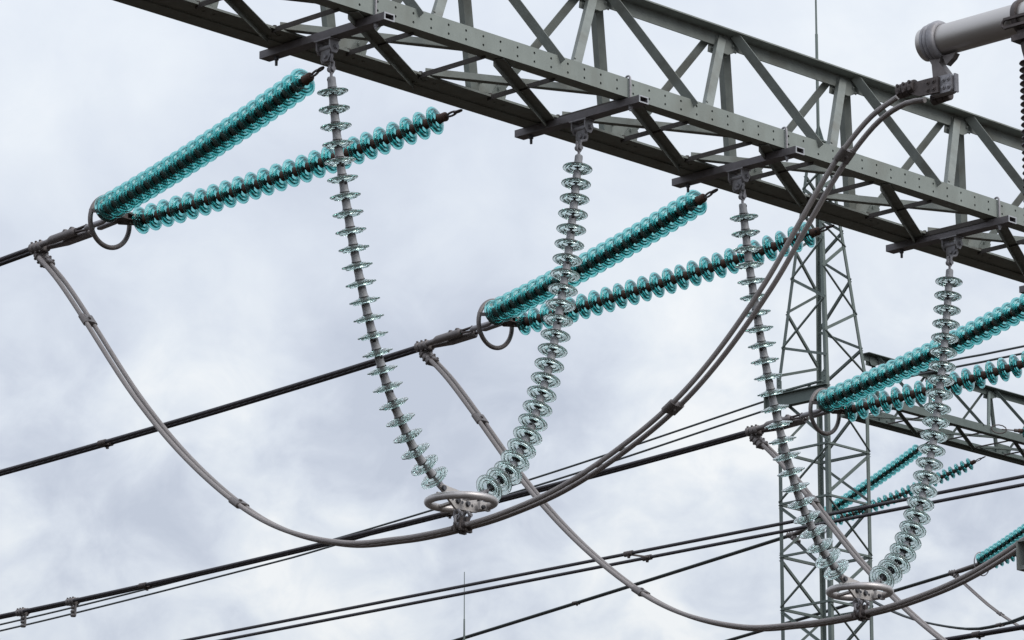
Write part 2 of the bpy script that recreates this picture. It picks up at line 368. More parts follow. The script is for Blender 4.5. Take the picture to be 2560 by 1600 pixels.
    for k in K:
        mA = mid0 + k * bay
        if not (d0 + .1 < mA < d1 - bay - .1): continue
        # floor bracing: crossed angles between half-bay points, thin struts across
        m = MB(); m.lsec(P(mA + .02, nA - .10, zb - .004), P(mA + bay, nB + .22 * q, zb - .004), D, -Z, .10 * q, .065 * q, .008)
        m.bolt(P(mA + bay - .03, nB + .27 * q, zb - .012), -Z, .016, .014); m.build('floor_brace', m_s, root)
        m = MB(); m.lsec(P(mA + .02, nB + .36 * q, zb + .022), P(mA + bay - .05, nA - .08, zb + .022), NN, Z, .075 * q, .085 * q, .008); m.build('floor_brace', m_s, root)
        for off in (0, bay / 2):
            m = MB(); m.lsec(P(mA + off - .10, nA - .09, zb + .020), P(mA + off - .10, nB + .38 * q, zb + .020), D, -Z, .058 * q, .048 * q, .006)
            m.bolt(P(mA + off - .08, nB + .40 * q, zb + .02), Z, .018, .022); m.bolt(P(mA + off - .08, nA - .12, zb - .002), -Z, .014, .012); m.build('cross_strut', M['strut'], root)
    return root
gantry(-27.15, -28.48, 12.87, -27.72, 1.225, 18.6, 48.0, 1.83, 28.93, 28.0, 29.87,
       'grey green lattice gantry beam with two rows of bolt holes, spanning the top of the photo', M['steel'], M['steel_plate'])
gantry(-55.95, -57.24, 21.80, -56.60, 1.20, 68.95, 88.0, 1.915, 68.30, 67.35, 69.23,
       'smaller distant lattice gantry beam to the right of the tower, behind the insulators', M['steel_far'], M['steel_far'], holes=False, q=.68)

# ------------------------------------------------------------------ hanger beams under the gantry
HN = -27.77; HB = 12.785       # hang point across, underside of the tubes
def hanger(d, label):
    root = thing('hanger_beam', P(d, HN, HB), label, 'hanger beam', 'tube hanger beams under the gantry')
    n0, n1, w, h, t = -28.58, -26.99, .125, .070, .009
    m = MB(); c = (n0 + n1) / 2; L = n1 - n0
    m.box(P(d, c, HB + t / 2), NN, D, Z, L, w, t); m.box(P(d, c, HB + h - t / 2), NN, D, Z, L, w, t)
    m.box(P(d - w / 2 + t / 2, c, HB + h / 2), NN, D, Z, L, t, h - 2 * t); m.box(P(d + w / 2 - t / 2, c, HB + h / 2), NN, D, Z, L, t, h - 2 * t)
    m.box(P(d, n0 - .004, HB + h / 2), NN, D, Z, .008, w, h)
    m.build('beam_tube', M['tube'], root)
    e = MB(); q = .012
    for (x, zz, sx_, sz_) in ((0, q / 2, w + .004, q), (0, h - q / 2, w + .004, q), (-w / 2 + q / 2, h / 2, q, h - 2 * q), (w / 2 - q / 2, h / 2, q, h - 2 * q)):
        e.box(P(d + x, n1 + .004, HB + zz), D, NN, Z, sx_, .008, sz_)
    e.build('cut_rim', M['tube_end'], root)
    # U bolt over the front chord, stud through the rear chord
    u = MB(); r = .011; x = d - .028; top = 12.87 + .187 + .012
    u.tube(spline([P(x, -27.127, HB - .05), P(x, -27.127, HB + .1), P(x, -27.127, top - .03), P(x, -27.137, top + .004), P(x, -27.157, top + .012), P(x, -27.177, top + .004), P(x, -27.187, top - .03), P(x, -27.187, HB + .09)], .03), r, 8)
    u.lathe([(0, 0), (.026, 0), (.026, .008), (.02, .008), (.02, .03), (.014, .03), (.012, .05), (0, .05)], P(x, -27.127, HB), -Z, 8)
    u.build('u_bolt', M['galv'], root)
    s = MB(); s.lathe([(0, 0), (.028, 0), (.028, .008), (.022, .008), (.022, .034), (.014, .036), (.013, .085), (0, .085)], P(d, -28.43, HB), -Z, 8)
    s.cyl(P(d, -28.43, HB + .06), P(d, -28.43, 12.93), .013, 8); s.build('stud_bolt', M['bolt'], root)
    # swivel bracket
    b = MB(); zt = HB - .001
    b.box(P(d, HN, zt - .006), D, NN, Z, .13, .21, .012)
    for sn in (-1, 1):
        y = HN + sn * .085
        b.prism([P(d - .055, y - .006, zt - .012), P(d + .055, y - .006, zt - .012), P(d + .055, y - .006, zt - .09), P(d + .03, y - .006, zt - .13), P(d - .03, y - .006, zt - .13), P(d - .055, y - .006, zt - .09)], NN * .012)
    b.bolt(P(d + .02, HN + .091, zt - .075), NN, .022, .022); b.bolt(P(d, HN - .02, zt - .012), -Z, .02, .012)
    b.build('bracket', M['galv'], root)
    k = MB(); k.cyl(P(d, HN - .078, zt - .075), P(d, HN + .078, zt - .075), .032, 16)
    k.prism([P(d - .022, HN - .06, zt - .07), P(d - .022, HN + .06, zt - .07), P(d - .022, HN + .055, zt - .16), P(d - .022, HN + .025, zt - .20), P(d - .022, HN - .025, zt - .20), P(d - .022, HN - .06, zt - .16)], D * .044)
    k.bolt(P(d - .022, HN + .005, zt - .155), -D, .018, .016); k.build('swivel', M['galv'], root)
    return root
HANG = [26.44, 29.75, 31.98, 35.29]
LH = ['leftmost hanger beam, bolted under the gantry above the longest left insulator string', 'second hanger beam from the left under the gantry, above the middle clear insulator string',
      'third hanger beam from the left, just left of the brown twin cables', 'fourth hanger beam from the left, above the rightmost clear insulator string',
      'hanger beam cut off by the right edge of the photo, only its end in view']
for x, l in zip(HANG + [37.53], LH): hanger(x, l)

# ------------------------------------------------------------------ insulator discs
def disc_mesh(R_, teal):
    k = R_ / .14; m = MB()
    pr = [(.038, .006), (.055, .002), (.085, -.006), (.115, -.014), (.128, -.018), (.134, -.0185), (.139, -.022), (.1405, -.027), (.139, -.032), (.134, -.035), (.129, -.033), (.126, -.031),
          (.115, -.0265), (.110, -.029), (.107, -.048), (.103, -.052), (.099, -.048), (.095, -.026), (.085, -.021), (.079, -.023), (.077, -.036), (.073, -.040), (.069, -.036), (.066, -.018), (.050, -.014), (.038, -.010)]
    if teal: pr = [(.044, .008), (.060, .004), (.085, -.005), (.108, -.014), (.126, -.023), (.135, -.030), (.1400, -.037), (.1405, -.042), (.138, -.047), (.133, -.047), (.129, -.041),
                   (.119, -.033), (.112, -.031), (.110, -.050), (.106, -.054), (.102, -.050), (.098, -.026), (.086, -.019), (.083, -.042), (.079, -.046), (.075, -.042), (.071, -.014), (.058, -.009), (.044, -.007)]
    m.lathe([(a * k, b * k) for a, b in pr], (0, 0, 0), Z, 48)
    ob = m.build('glass_disc', M['glass_teal' if teal else 'glass_clear']); me = ob.data; bpy.data.objects.remove(ob); me.name = 'glass_disc'
    c = MB(); q = .150 if teal else .157; hh = .108 if not teal else .100
    if teal: cp = [(0, hh), (.030, hh), (.040, hh - .006), (.044, hh - .018), (.043, .045), (.046, .020), (.050, .008), (.050, .003), (0, .003)]
    else: cp = [(0, hh), (.029, hh), (.036, hh - .006), (.038, hh - .018), (.038, .055), (.040, .024), (.044, .010), (.044, .004), (0, .004)]
    c.lathe(cp, (0, 0, 0), Z, 24, closed=False)
    c.cur = 2
    c.lathe([(0, -.010), (.030, -.010), (.028, -.016), (.015, -.020), (.012, -.024), (.012, hh - q + .004), (0, hh - q + .004)], (0, 0, 0), Z, 16, closed=False)
    c.cur = 1
    c.lathe([(.0430, .0100), (.0450, .0100), (.0458, .0030), (.0442, .0030)] if not teal else [(.0502, .006), (.0512, .006), (.0512, .002), (.0502, .002)], (0, 0, 0), Z, 24)
    for a in range(5):
        t = R(-16 + a * 8); c.box((math.cos(t) * (.0362 if not teal else .0415), math.sin(t) * (.0362 if not teal else .0415), hh - .026), (math.cos(t), math.sin(t), 0), (-math.sin(t), math.cos(t), 0), Z, .008, .0052, .015 if a in (0, 4) else .019)  # raised dark slits stand in for the shaded opening of the socket
    ob = c.build('metal_cap', [M['cap_brown' if teal else 'cap_grey'], M['dark'], M['iron' if teal else 'bolt']]); mc = ob.data; bpy.data.objects.remove(ob); mc.name = 'metal_cap'
    return me, mc
CLEAR = disc_mesh(.140, False); TEAL = disc_mesh(.139, True)
def put_disc(root, kind, p, axis):
    q = axis.to_track_quat('Z', 'Y') @ Quaternion((0, 0, 1), random.uniform(0, 6.28))
    o = bpy.data.objects.new('glass_disc', kind[0]); COL.objects.link(o); o.parent = root
    o.location = p - root.location; o.rotation_mode = 'QUATERNION'; o.rotation_quaternion = q
    c = bpy.data.objects.new('metal_cap', kind[1]); COL.objects.link(c); c.parent = o
def clevis(m, p, ax, side, L=.12, w=.045):
    """forked link from p along ax"""
    ax = Vector(ax).normalized(); side = Vector(side); side = (side - ax * side.dot(ax)).normalized(); up = ax.cross(side)
    for s_ in (-1, 1): m.bar(p + side * s_ * w * .45, p + ax * L + side * s_ * w * .25, up, w * .9, w * .28)
    m.cyl(p - side * w * .8, p + side * w * .8, w * .28, 10); m.cyl(p + ax * L - side * w * .45, p + ax * L + side * w * .45, w * .5, 12)

# ------------------------------------------------------------------ V strings of clear glass
def vstring(path, label, hang):
    n = 24; root = thing('insulator_string', P(*hang), label, 'insulator string', 'clear glass insulator strings')
    pts = spline([P(q[0], q[1], q[2] + .022) for q in path], .05)
    tot = sum((pts[i + 1] - pts[i]).length for i in range(len(pts) - 1))
    for i in range(n):
        p, t = walk(pts, tot * i / (n - 1)); p2, t2 = walk(pts, min(tot, tot * i / (n - 1) + .08)); p0, t0 = walk(pts, max(0, tot * i / (n - 1) - .08))
        ax = (p0 - p2).normalized() if i not in (0,) else -t
        ax = (ax + Vector((random.uniform(-.015, .015), random.uniform(-.015, .015), 0))).normalized()
        put_disc(root, CLEAR, p, ax)
    m = MB(); top = pts[0] - (pts[1] - pts[0]).normalized() * .105; h = P(*hang)
    m.cyl(top, top + Z * .045, .013, 10); e = top + Z * .075
    m.tube([e + D * .03 * math.cos(a) * .9 + Z * .034 * math.sin(a) for a in [R(30 * k) for k in range(12)]], .012, 8, closed=True)
    m.cyl(e - NN * .034, e + NN * .034, .024, 12)
    for s_ in (-1, 1):
        m.tube(spline([e + NN * .022 * s_, e + Z * .06 + NN * .024 * s_ , h - Z * .20 + NN * .052 * s_, h - Z * .155 + NN * .066 * s_], .04), .014, 8)
    m.build('end_fitting', M['galv'], root)
    m = MB(); lo = pts[-1]; t = (pts[-1] - pts[-2]).normalized()
    m.cyl(lo + t * .02, lo + t * .10, .013, 10); clevis(m, lo + t * .085, t, NN, .10, .046); m.build('end_fitting', M['galv'], root)
    return pts
VL = [(26.49, 12.32), (26.56, 11.845), (26.655, 11.39), (26.765, 10.935), (26.90, 10.485), (27.06, 10.045), (27.26, 9.615), (27.53, 9.225), (27.64, 9.115), (27.77, 9.015)]
VR = [(29.67, 12.30), (29.605, 11.845), (29.53, 11.39), (29.435, 10.935), (29.33, 10.485), (29.185, 10.04), (29.0, 9.61), (28.75, 9.225), (28.635, 9.12), (28.51, 9.03)]
SL = ['clear glass insulator string curving down to the right from the leftmost hanger beam', 'clear glass insulator string curving down to the left from the second hanger beam',
      'clear glass insulator string curving down to the right from the third hanger beam', 'clear glass insulator string curving down to the left from the fourth hanger beam']
for k, off in enumerate((0, 5.535)):
    vstring([(d + off, HN + .02, z) for d, z in VL], SL[2 * k], (HANG[2 * k], HN, HB))
    vstring([(d + off, HN + .02, z) for d, z in VR], SL[2 * k + 1], (HANG[2 * k + 1], HN, HB))

# ------------------------------------------------------------------ suspension yokes with corona rings at the foot of each V
JN = [(-33.40, 12.17), (-33.10, 11.87), (-32.72, 11.42), (-32.01, 10.555), (-31.31, 9.85), (-30.56, 9.26), (-29.90, 8.90), (-29.13, 8.67), (-28.47, 8.61), (-28.08, 8.60), (-27.70, 8.612),
      (-27.19, 8.65), (-26.51, 8.765), (-25.84, 8.98), (-25.18, 9.28), (-24.64, 9.65), (-24.09, 10.15), (-23.73, 10.56), (-23.40, 10.94), (-23.16, 11.17), (-22.88, 11.37), (-22.60, 11.475), (-22.40, 11.49)]
TW = .055      # half spacing of twin cables
def half(n):   # the two cables of a jumper close up at the suspension clamp
    k = [(-33.4, .055), (-30.0, .046), (-27.7, .037), (-25.0, .044), (-23.0, .054), (-22.0, .058)]
    for (a, u), (b, v) in zip(k, k[1:]):
        if n <= b: return u + (v - u) * max(0, n - a) / (b - a)
    return .058
def yoke(d, label):
    c = P(d, -27.72, 8.845); root = thing('suspension_yoke', c, label, 'yoke', 'suspension yokes with corona rings')
    m = MB(); m.tube([c + (D * math.cos(R(6 * k)) + NN * math.sin(R(6 * k))) * .298 for k in range(60)], .0355, 16, closed=True); m.build('corona_ring', M['bright'], root)
    m = MB()
    poly = [(-.27, .10), (-.23, .13), (-.15, .115), (.10, .085), (.22, .10), (.27, .07), (.25, -.02), (.20, -.065), (-.07, -.070), (-.17, .01)]
    m.prism([c + D * a + Z * b - NN * .020 for a, b in poly], NN * .025)
    m.box(c + D * .235 + Z * -.01 + NN * .055, D, NN, Z, .13, .035, .075); m.bar(c + D * .26 - Z * .01 + NN * .0, c + D * .26 - Z * .01 + NN * .06, Z, .06, .02)
    m.box(c - D * .245 + Z * .02 - NN * .0, D, NN, Z, .12, .02, .05)
    m.box(c + Z * .01 + NN * .27, D, NN, Z, .05, .05, .02) ; m.bar(c + NN * .04 + Z * .02, c + NN * .28, Z, .02, .05)
    m.bar(c - NN * .04 + Z * .02, c - NN * .28, Z, .02, .05)
    m.cur = 1
    for x, z_, r in ((-.05, .005, .021), (.075, -.005, .021), (.22, .06, .020), (-.23, .09, .022), (-.135, .045, .012), (.20, -.025, .016)): m.bolt(c + D * x + Z * z_ + NN * (.0055 if x != .20 else .074), NN, r, .022)
    for x, z_ in ((-.11, .012), (.01, 0), (.135, -.012)): m.lathe([(0, 0), (.014, 0), (.014, .002), (0, .002)], c + D * x + Z * z_ + NN * .005, NN, 10)
    m.build('yoke_plate', [M['zinc'], M['bolt']], root)
    # two shackles and suspension clamps, one for each of the twin cables
    for s_, x in ((-1, -.05), (1, .07)):
        top = c + D * x - Z * .065; m = MB()
        m.tube([top - Z * .055 + D * .0 + NN * math.cos(a) * .036 + Z * math.sin(a) * .042 for a in [R(30 * k) for k in range(12)]], .0145, 8, closed=True)
        m.tube([top - Z * .105 + D * math.cos(a) * .028 + Z * math.sin(a) * .042 for a in [R(30 * k) for k in range(12)]], .0135, 8, closed=True)
        m.bolt(top - Z * .05 + NN * .045, NN, .017, .016); m.cyl(top - Z * .145 - NN * .033, top - Z * .145 + NN * .033, .020, 10)
        m.build('shackle', M['galv'], root)
        q = P(d + s_ * .037, -27.70, 8.614 + .004 * (s_ < 0) - .006 * (s_ > 0)); m = MB(); tn = (NN + Z * .06).normalized()
        m.bar(q + Z * .10, q + Z * .02, NN, .05, .035)
        m.tube([q - tn * .085, q - tn * .06, q, q + tn * .06, q + tn * .085], [.025, .031, .033, .031, .025], 14)
        for e_ in (-.035, .035):
            m.tube([q + tn * e_ + D * s_ * .032 + Z * .04, q + tn * e_ + D * s_ * .034 - Z * .035], .011, 8)
            m.box(q + tn * e_ - Z * .034, tn, D, Z, .030, .070, .022)
        m.build('cable_clamp', M['iron'], root)
    return root
yoke(28.10, 'bright corona ring and yoke at the foot of the left pair of clear strings')
yoke(33.64, 'bright corona ring and yoke at the foot of the right pair of clear strings')

# ------------------------------------------------------------------ twin jumper cables
def ribs(m, p, ax, up, side, L, n, w, h):
    """clamp block across two cables: n rounded saddles, each bolted at both ends"""
    ax = ax.normalized(); side = (side - ax * side.dot(ax)).normalized(); up = ax.cross(side)
    m.bar(p - ax * L * .46, p + ax * L * .46, side, w * .74, h * .55)
    for k in range(n):
        q = p + ax * L * ((k + .5) / n - .5); t = L / n * .46
        pr = []
        for j in range(20):
            a = R(18 * j + 9); c, s_ = math.cos(a), math.sin(a)
            pr.append(side * ((w / 2 - h / 2) * (1 if c > 0 else -1) + h / 2 * c) + up * (h / 2 * s_))
        rings = [(-t, .80), (-t * .7, 1.0), (t * .7, 1.0), (t, .80)]
        vs = [q + ax * o + v * k_ for o, k_ in rings for v in pr]; N = 20
        fs = [[i * N + b, i * N + (b + 1) % N, (i + 1) * N + (b + 1) % N, (i + 1) * N + b] for i in range(3) for b in range(N)]
        m.add(vs, fs, True); m.add(vs[:N], [list(range(N))[::-1]]); m.add(vs[-N:], [list(range(N))])
        for s_ in (-1, 1):
            for u_ in (-1, 1): m.bolt(q + side * s_ * w * .30 + up * u_ * h * .47, up * u_, .012, .010)
def spacer(parentless_p, t, side, label, group, w=.17, name='cable_spacer', mt='cast'):
    side = (side - t * side.dot(t)).normalized(); up = t.cross(side); m = MB()
    m.bar(parentless_p - t * .055, parentless_p + t * .055, side, w * .55, .062)
    for s_ in (-1, 1): m.tube([parentless_p - t * .06 + side * s_ * TW, parentless_p + t * .06 + side * s_ * TW], .031, 12)
    m.bolt(parentless_p + up * .031, up, .015, .015); m.bolt(parentless_p - up * .031, -up, .015, .015)
    return tag(m.build(name, M[mt], None, parentless_p), label, 'cable spacer', group)
def jumper(da, db, labels, upto, keep, slabels, nspac, mt='cable', r=.0232, path=JN, shift=(0, 0)):
    res = []
    ctr = [(da + (db - da) * min(1, (q[0] + 33.4) / 5.7), q[0] + shift[0], q[1] + shift[1]) for q in path if q[0] <= upto]
    for s_, lab in zip((-1, 1), labels):
        pts = spline([P(q[0] + s_ * half(q[1]), q[1], q[2] + (.004 if s_ < 0 else -.006 - (.05 if q[1] > -22.5 else .02 if q[1] > -22.7 else 0))) for q in (ctr if s_ > 0 else ctr[:-1])], .07)
        m = MB(); m.tube(pts, r, 14); o = m.build('jumper_cable', M[mt], None, pts[0]); tag(o, lab, 'cable', 'twin jumper cables')
    cp = spline([P(*q) for q in ctr], .07)
    for lab, nv in zip(slabels, nspac):
        p, t = near(cp, lambda v: abs(v.dot(NN) - nv)); spacer(p, t, D, lab, 'spacers on the jumper cables')
    return cp
jumper(27.95, 28.10, ['near cable of the long twin jumper rising to the aluminium pipe', 'far cable of the long twin jumper rising to the aluminium pipe'], -22.0, 1,
       ['cable spacer on the left jumper just below the dead-end clamp', 'cable spacer on the left jumper near the bottom of its curve', 'brown cable spacer in mid air on the rising jumper cables', 'brown cable spacer on the jumper cables in front of the gantry beam'],
       [-32.75, -30.56, -25.16, -23.22])
jumper(33.38, 33.64, ['near cable of the middle twin jumper running to the right corona ring', 'far cable of the middle twin jumper running to the right corona ring'], -22.0, 1,
       ['cable spacer on the middle jumper just below its dead-end clamp', 'cable spacer on the middle jumper where it crosses a dark line, bottom centre'], [-32.68, -30.51])
jumper(38.80, 39.18, ['near cable of the third twin jumper passing behind the right corona ring', 'far cable of the third twin jumper passing behind the right corona ring'], -22.0, 1,
       ['cable spacer on the third jumper in front of the lattice tower'], [-32.68])

# ------------------------------------------------------------------ tension strings of teal glass, dead-end fittings and conductors
def tension_string(a, b, label, sag=.045, group='teal glass tension strings', n=24, dead=.30, tail=.10, cap='cap_brown'):
    a = P(*a); b = P(*b); root = thing('tension_insulator_string', a, label, 'insulator string', group)
    L = (b - a).length; ax = (b - a).normalized()
    def at(s): return a + ax * s - Z * sag * 4 * (s / L) * (1 - s / L)
    s0 = dead; s1 = L - tail
    for i in range(n):
        s = s0 + (s1 - s0) * i / (n - 1); t = (at(s + .05) - at(s - .05)).normalized()
        put_disc(root, TEAL, at(s), (-t + Vector((random.uniform(-.02, .02), random.uniform(-.02, .02), random.uniform(-.02, .02)))).normalized())
    m = MB(); t = (at(s0) - at(.0)).normalized(); side = t.cross(Z).normalized()
    e1 = a + t * (s0 - .10)
    m.lathe([(0, 0), (.030, 0), (.038, .010), (.038, .045), (.030, .050), (.034, .060), (.034, .085), (0, .085)], e1 + t * .085 - t * .085, t, 14, closed=False)
    m.build('end_cap', M[cap], root)
    m = MB(); k = (s0 - .10)
    m.tube([a + t * (k * .25) + side * math.cos(x) * .016 + t * math.sin(x) * k * .26 for x in [R(30 * j) for j in range(12)]], .010, 8, closed=True)
    up = side.cross(t)
    m.tube([a + t * (k * .68) + up * math.cos(x) * .018 + t * math.sin(x) * k * .32 for x in [R(30 * j) for j in range(12)]], .011, 8, closed=True)
    m.build('shackle', M['iron'], root)
    m = MB(); m.cyl(at(s1) + ax * .02, b, .014, 10); clevis(m, b - ax * .06, ax, Z, .08, .05); m.build('end_fitting', M['iron'], root)
    return root
def conductor_z(n): s = -33.3 - n; return 12.30 - .052 * s + .0020 * s * s
def dead_end(d, label):
    root = thing('dead_end_fitting', P(d, -32.2, 12.37), label, 'dead-end fitting', 'dead-end fittings of the main conductors')
    m = MB()
    for s_ in (-1, 1):
        poly = [(-.27, .03), (.27, .03), (.27, -.05), (.10, -.13), (-.10, -.13), (-.27, -.05)]
        m.prism([P(d + a, -32.20 + b, 12.375 + s_ * .028 - .005 + b * .12) for a, b in poly], Z * .010)
    for x, y in ((-.24, 0), (.24, 0), (-.05, -.09), (.05, -.09), (.12, -.02), (-.12, -.02)):
        m.bolt(P(d + x, -32.2 + y, 12.340), -Z, .022, .025); m.bolt(P(d + x, -32.2 + y, 12.412), Z, .022, .02)
    m.box(P(d, -32.2, 12.377), D, NN, Z, .10, .05, .05); m.build('yoke_plate', M['iron'], root)
    c = P(d - .02, -32.36, 12.335); m = MB(); up = (Z + NN * .06).normalized()
    m.tube([c + (D * math.cos(R(6 * k)) + up * math.sin(R(6 * k))) * .252 for k in range(60)], .0245, 14, closed=True)
    m.build('corona_ring', M['cast'], root)
    m = MB(); m.bar(P(d + .24, -32.22, 12.375), P(d + .236, -32.37, 12.40), Z, .035, .02); m.bar(P(d - .24, -32.22, 12.375), P(d - .276, -32.37, 12.40), Z, .035, .02); m.build('ring_bracket', M['iron'], root)
    for s_ in (-1, 1):
        x = d + s_ * .045; zz = lambda n: 12.36 + (n + 32.3) * (12.36 - 12.30) / 1.0
        o_ = .09 if s_ > 0 else 0.0; m = MB(); m.tube([P(x, -32.40 + o_, zz(-32.40)), P(x, -32.44 + o_, zz(-32.44)), P(x, -32.66 + o_, zz(-32.66)), P(x, -32.70 + o_, zz(-32.70))], [.018, .027, .030, .018], 12)
        m.build('adjusting_rod', M['galv'], root)
        m = MB(); clevis(m, P(x, -32.24, zz(-32.24)), -NN, D, .16, .04); m.build('clevis', M['iron'], root); m = MB(); clevis(m, P(x, -32.68, zz(-32.68)), -NN, Z, .14, .045)
        m.build('clevis', M['iron'], root)
        o_ = .13 if s_ > 0 else 0.0; zo = -.018 if s_ > 0 else .006
        m = MB(); m.tube([P(x, -32.84 + o_, zz(-32.84) + zo), P(x, -32.855 + o_, zz(-32.86) + zo), P(x, -33.20 + o_, 12.31 + zo), P(x, -33.25 + o_, 12.30 + zo), P(x, -33.42, conductor_z(-33.42))], [.030, .043, .043, .030, .026], 14)
        for e_ in (-32.90, -33.0): m.bolt(P(x, e_ + o_, zz(e_) + zo + .038), Z, .022, .018)
        m.build('compression_sleeve', M['cast'], root)
    m = MB(); p = P(d, -33.44, conductor_z(-33.44)); ribs(m, p, -NN, Z, D, .19, 3, .155, .105)
    p2 = P(d + .04, -33.46, 12.22); ax = (P(d, -33.10, 11.87) - P(d, -33.40, 12.17)).normalized()
    m.tube([p + NN * .03 - Z * .02, P(d + .03, -33.42, 12.27), p2 + NN * .03], [.040, .035, .040], 12)
    ribs(m, P(d + .05, -33.42, 12.175), ax, Z, D, .20, 3, .165, .10)
    m.build('tee_clamp', M['cast'], root)
    for s_, nm in ((-1, 'near'), (1, 'far')): pass
    return root
def conductor(d, zf, n0, n1, labels, spac, slabels, r=.0232, mt='wire', tw=.045, group='twin main conductors'):
    for s_, lab in zip((-1, 1), labels):
        pts = [P(d + s_ * tw, n0 + (n1 - n0) * k / 60, zf(n0 + (n1 - n0) * k / 60)) for k in range(61)]
        m = MB(); m.tube(pts, r, 12); tag(m.build('conductor', M[mt], None, pts[0]), lab, 'conductor', group)
    for nv, lab in zip(spac, slabels):
        p = P(d, nv, zf(nv)); t = -NN; m = MB()
        m.bar(p - t * .05, p + t * .05, D, .09, .05)
        for s_ in (-1, 1): m.tube([p - t * .06 + D * s_ * tw, p + t * .06 + D * s_ * tw], r * 1.45, 12)
        m.bolt(p - Z * .03 + D * .03, -Z, .018, .03)
        tag(m.build('cable_spacer', M['iron'], None, p), lab, 'cable spacer', 'spacers on the conductors')
TS = [('thick looking teal glass string at the upper left, seen nearly end on', 'more open teal glass string at the upper left, crossing behind the first clear string'),
      ('thick looking teal glass string in the middle, crossing behind the second clear string', 'more open teal glass string in the middle, ending beside the brown jumper cables'),
      ('thick looking teal glass string at the right, crossing behind the fourth clear string', 'more open teal glass string at the right, lower than its thick neighbour')]
DE = ['dead-end fitting with ring and clamps at the left edge of the photo', 'dead-end fitting with ring and clamps in the middle of the photo', 'dead-end fitting with ring and clamps in front of the lattice tower']
CL = [('upper cable of the dark twin conductor leaving the left edge highest', 'lower cable of the dark twin conductor leaving the left edge highest'),
      ('upper cable of the dark twin conductor crossing behind the first clear string', 'lower cable of the dark twin conductor crossing behind the first clear string'),
      ('upper cable of the dark twin conductor passing behind the left corona ring', 'lower cable of the dark twin conductor passing behind the left corona ring')]
SPN = [[], [-38.63], [-44.02, -38.43]]
SPL = [[], ['dark spacer on the middle conductor, left part of the photo'], ['dark spacer on the lowest left conductor near the bottom left', 'dark spacer on the conductor hidden partly by the left corona ring']]
for i, d in enumerate((27.93, 33.33, 38.73)):
    tension_string((d - .87, -28.47, 12.84), (d - .24, -32.20, 12.375), TS[i][0])
    tension_string((d + .92, -28.47, 12.84), (d + .24, -32.20, 12.375), TS[i][1], dead=.265, tail=.045)
    dead_end(d, DE[i]); conductor(d, conductor_z, -33.35, -59.0, CL[i], SPN[i], SPL[i])
# taps hanging from the lowest conductor
for nv, lab in ((-46.49, 'ribbed tap clamp hanging from the lowest conductor, nearest the left edge'), (-45.46, 'ribbed tap clamp hanging from the lowest conductor, second from the left edge')):
    p = P(38.73, nv, conductor_z(nv)); root = thing('tap_clamp', p, lab, 'clamp', 'tap clamps on the lowest conductor')
    m = MB(); ribs(m, p - NN * .02, NN, Z, D, .165, 3, .14, .095); m.build('clamp_body', M['cast'], root)
    m = MB(); m.tube([p + NN * .045 - Z * .02, p + NN * .04 - Z * .20], .015, 10)
    for k in range(3): m.lathe([(0, 0), (.033, .006), (.041, .025), (.033, .044), (0, .050)], p - Z * (.060 + k * .052) - Z * .05, Z, 14, closed=False)
    m.build('tap_stub', M['cast'], root)

# ------------------------------------------------------------------ aluminium pipe busbar, its end clamp and its post insulator
bz = 11.86; bd = 28.05
root = thing('pipe_busbar', P(bd, -22.25, bz), 'wide aluminium pipe busbar entering at the top right corner', 'busbar')
m = MB(); m.tube([P(bd, -22.20, bz), P(bd, -16.0, bz)], .130, 48); m.build('pipe', M['alu'], root)
m = MB(); m.lathe([(0, -.020), (.06, -.020), (.118, -.012), (.138, .004), (.142, .03), (.142, .05), (0, .05)], P(bd, -22.30, bz), NN, 48, closed=False); m.build('end_cap', M['alu'], root)
root = thing('terminal_clamp', P(bd, -22.2, bz - .2), 'cast terminal clamp with bolted pads under the end of the pipe', 'terminal clamp')
m = MB(); m.lathe([(.132, .0), (.150, .0), (.158, .010), (.158, .028), (.150, .034), (.162, .042), (.166, .056), (.160, .068), (.152, .072), (.164, .080), (.172, .100), (.172, .125), (.162, .142), (.146, .150), (.132, .150)], P(bd, -22.245, bz), NN, 48)
m.build('collar', M['galv'], root)
m = MB(); m.prism([P(bd - .045, -22.24, bz - .13), P(bd - .045, -22.09, bz - .13), P(bd - .045, -22.12, bz - .20), P(bd - .045, -22.03, bz - .325), P(bd - .045, -22.19, bz - .325), P(bd - .045, -22.20, bz - .2)], D * .09)
m.prism([P(bd - .03, -22.10, bz - .145), P(bd - .03, -21.96, bz - .145), P(bd - .03, -21.99, bz - .185), P(bd - .03, -22.06, bz - .23)], D * .06)
m.build('neck', M['cast'], root)
m = MB(); pz0, pz1 = 11.385, 11.535
m.prism([P(bd - .065, -22.20, pz0), P(bd - .065, -22.00, pz0), P(bd - .065, -21.985, pz0 + .02), P(bd - .065, -21.985, pz1 - .015), P(bd - .065, -22.00, pz1), P(bd - .065, -22.20, pz1)], D * .08)
m.box(P(bd - .015, -21.972, (pz0 + pz1) / 2), D, NN, Z, .045, .016, pz1 - pz0 + .006)
for x in (-22.065, -22.015):
    for z_ in (pz0 + .045, pz1 - .04): m.lathe([(0, 0), (.021, 0), (.021, .008), (.013, .008), (.011, .020), (0, .020)], P(bd - .065, x, z_), -D, 10, closed=False)
m.build('terminal_pad', M['galv'], root)
m = MB(); m.prism([P(bd - .095, -22.38, pz0 + .05), P(bd - .095, -22.30, pz0 + .015), P(bd - .095, -22.10, pz0 + .005), P(bd - .095, -22.10, pz1 - .008), P(bd - .095, -22.24, pz1 - .004), P(bd - .095, -22.38, pz1 - .005)], D * .028)
for x in (-22.205, -22.145):
    for z_ in (pz0 + .045, pz1 - .04): m.lathe([(0, 0), (.021, 0), (.021, .006), (.013, .006), (.011, .018), (0, .018)], P(bd - .095, x, z_), -D, 10, closed=False)
lug_ax = (NN + Z * .05).normalized()
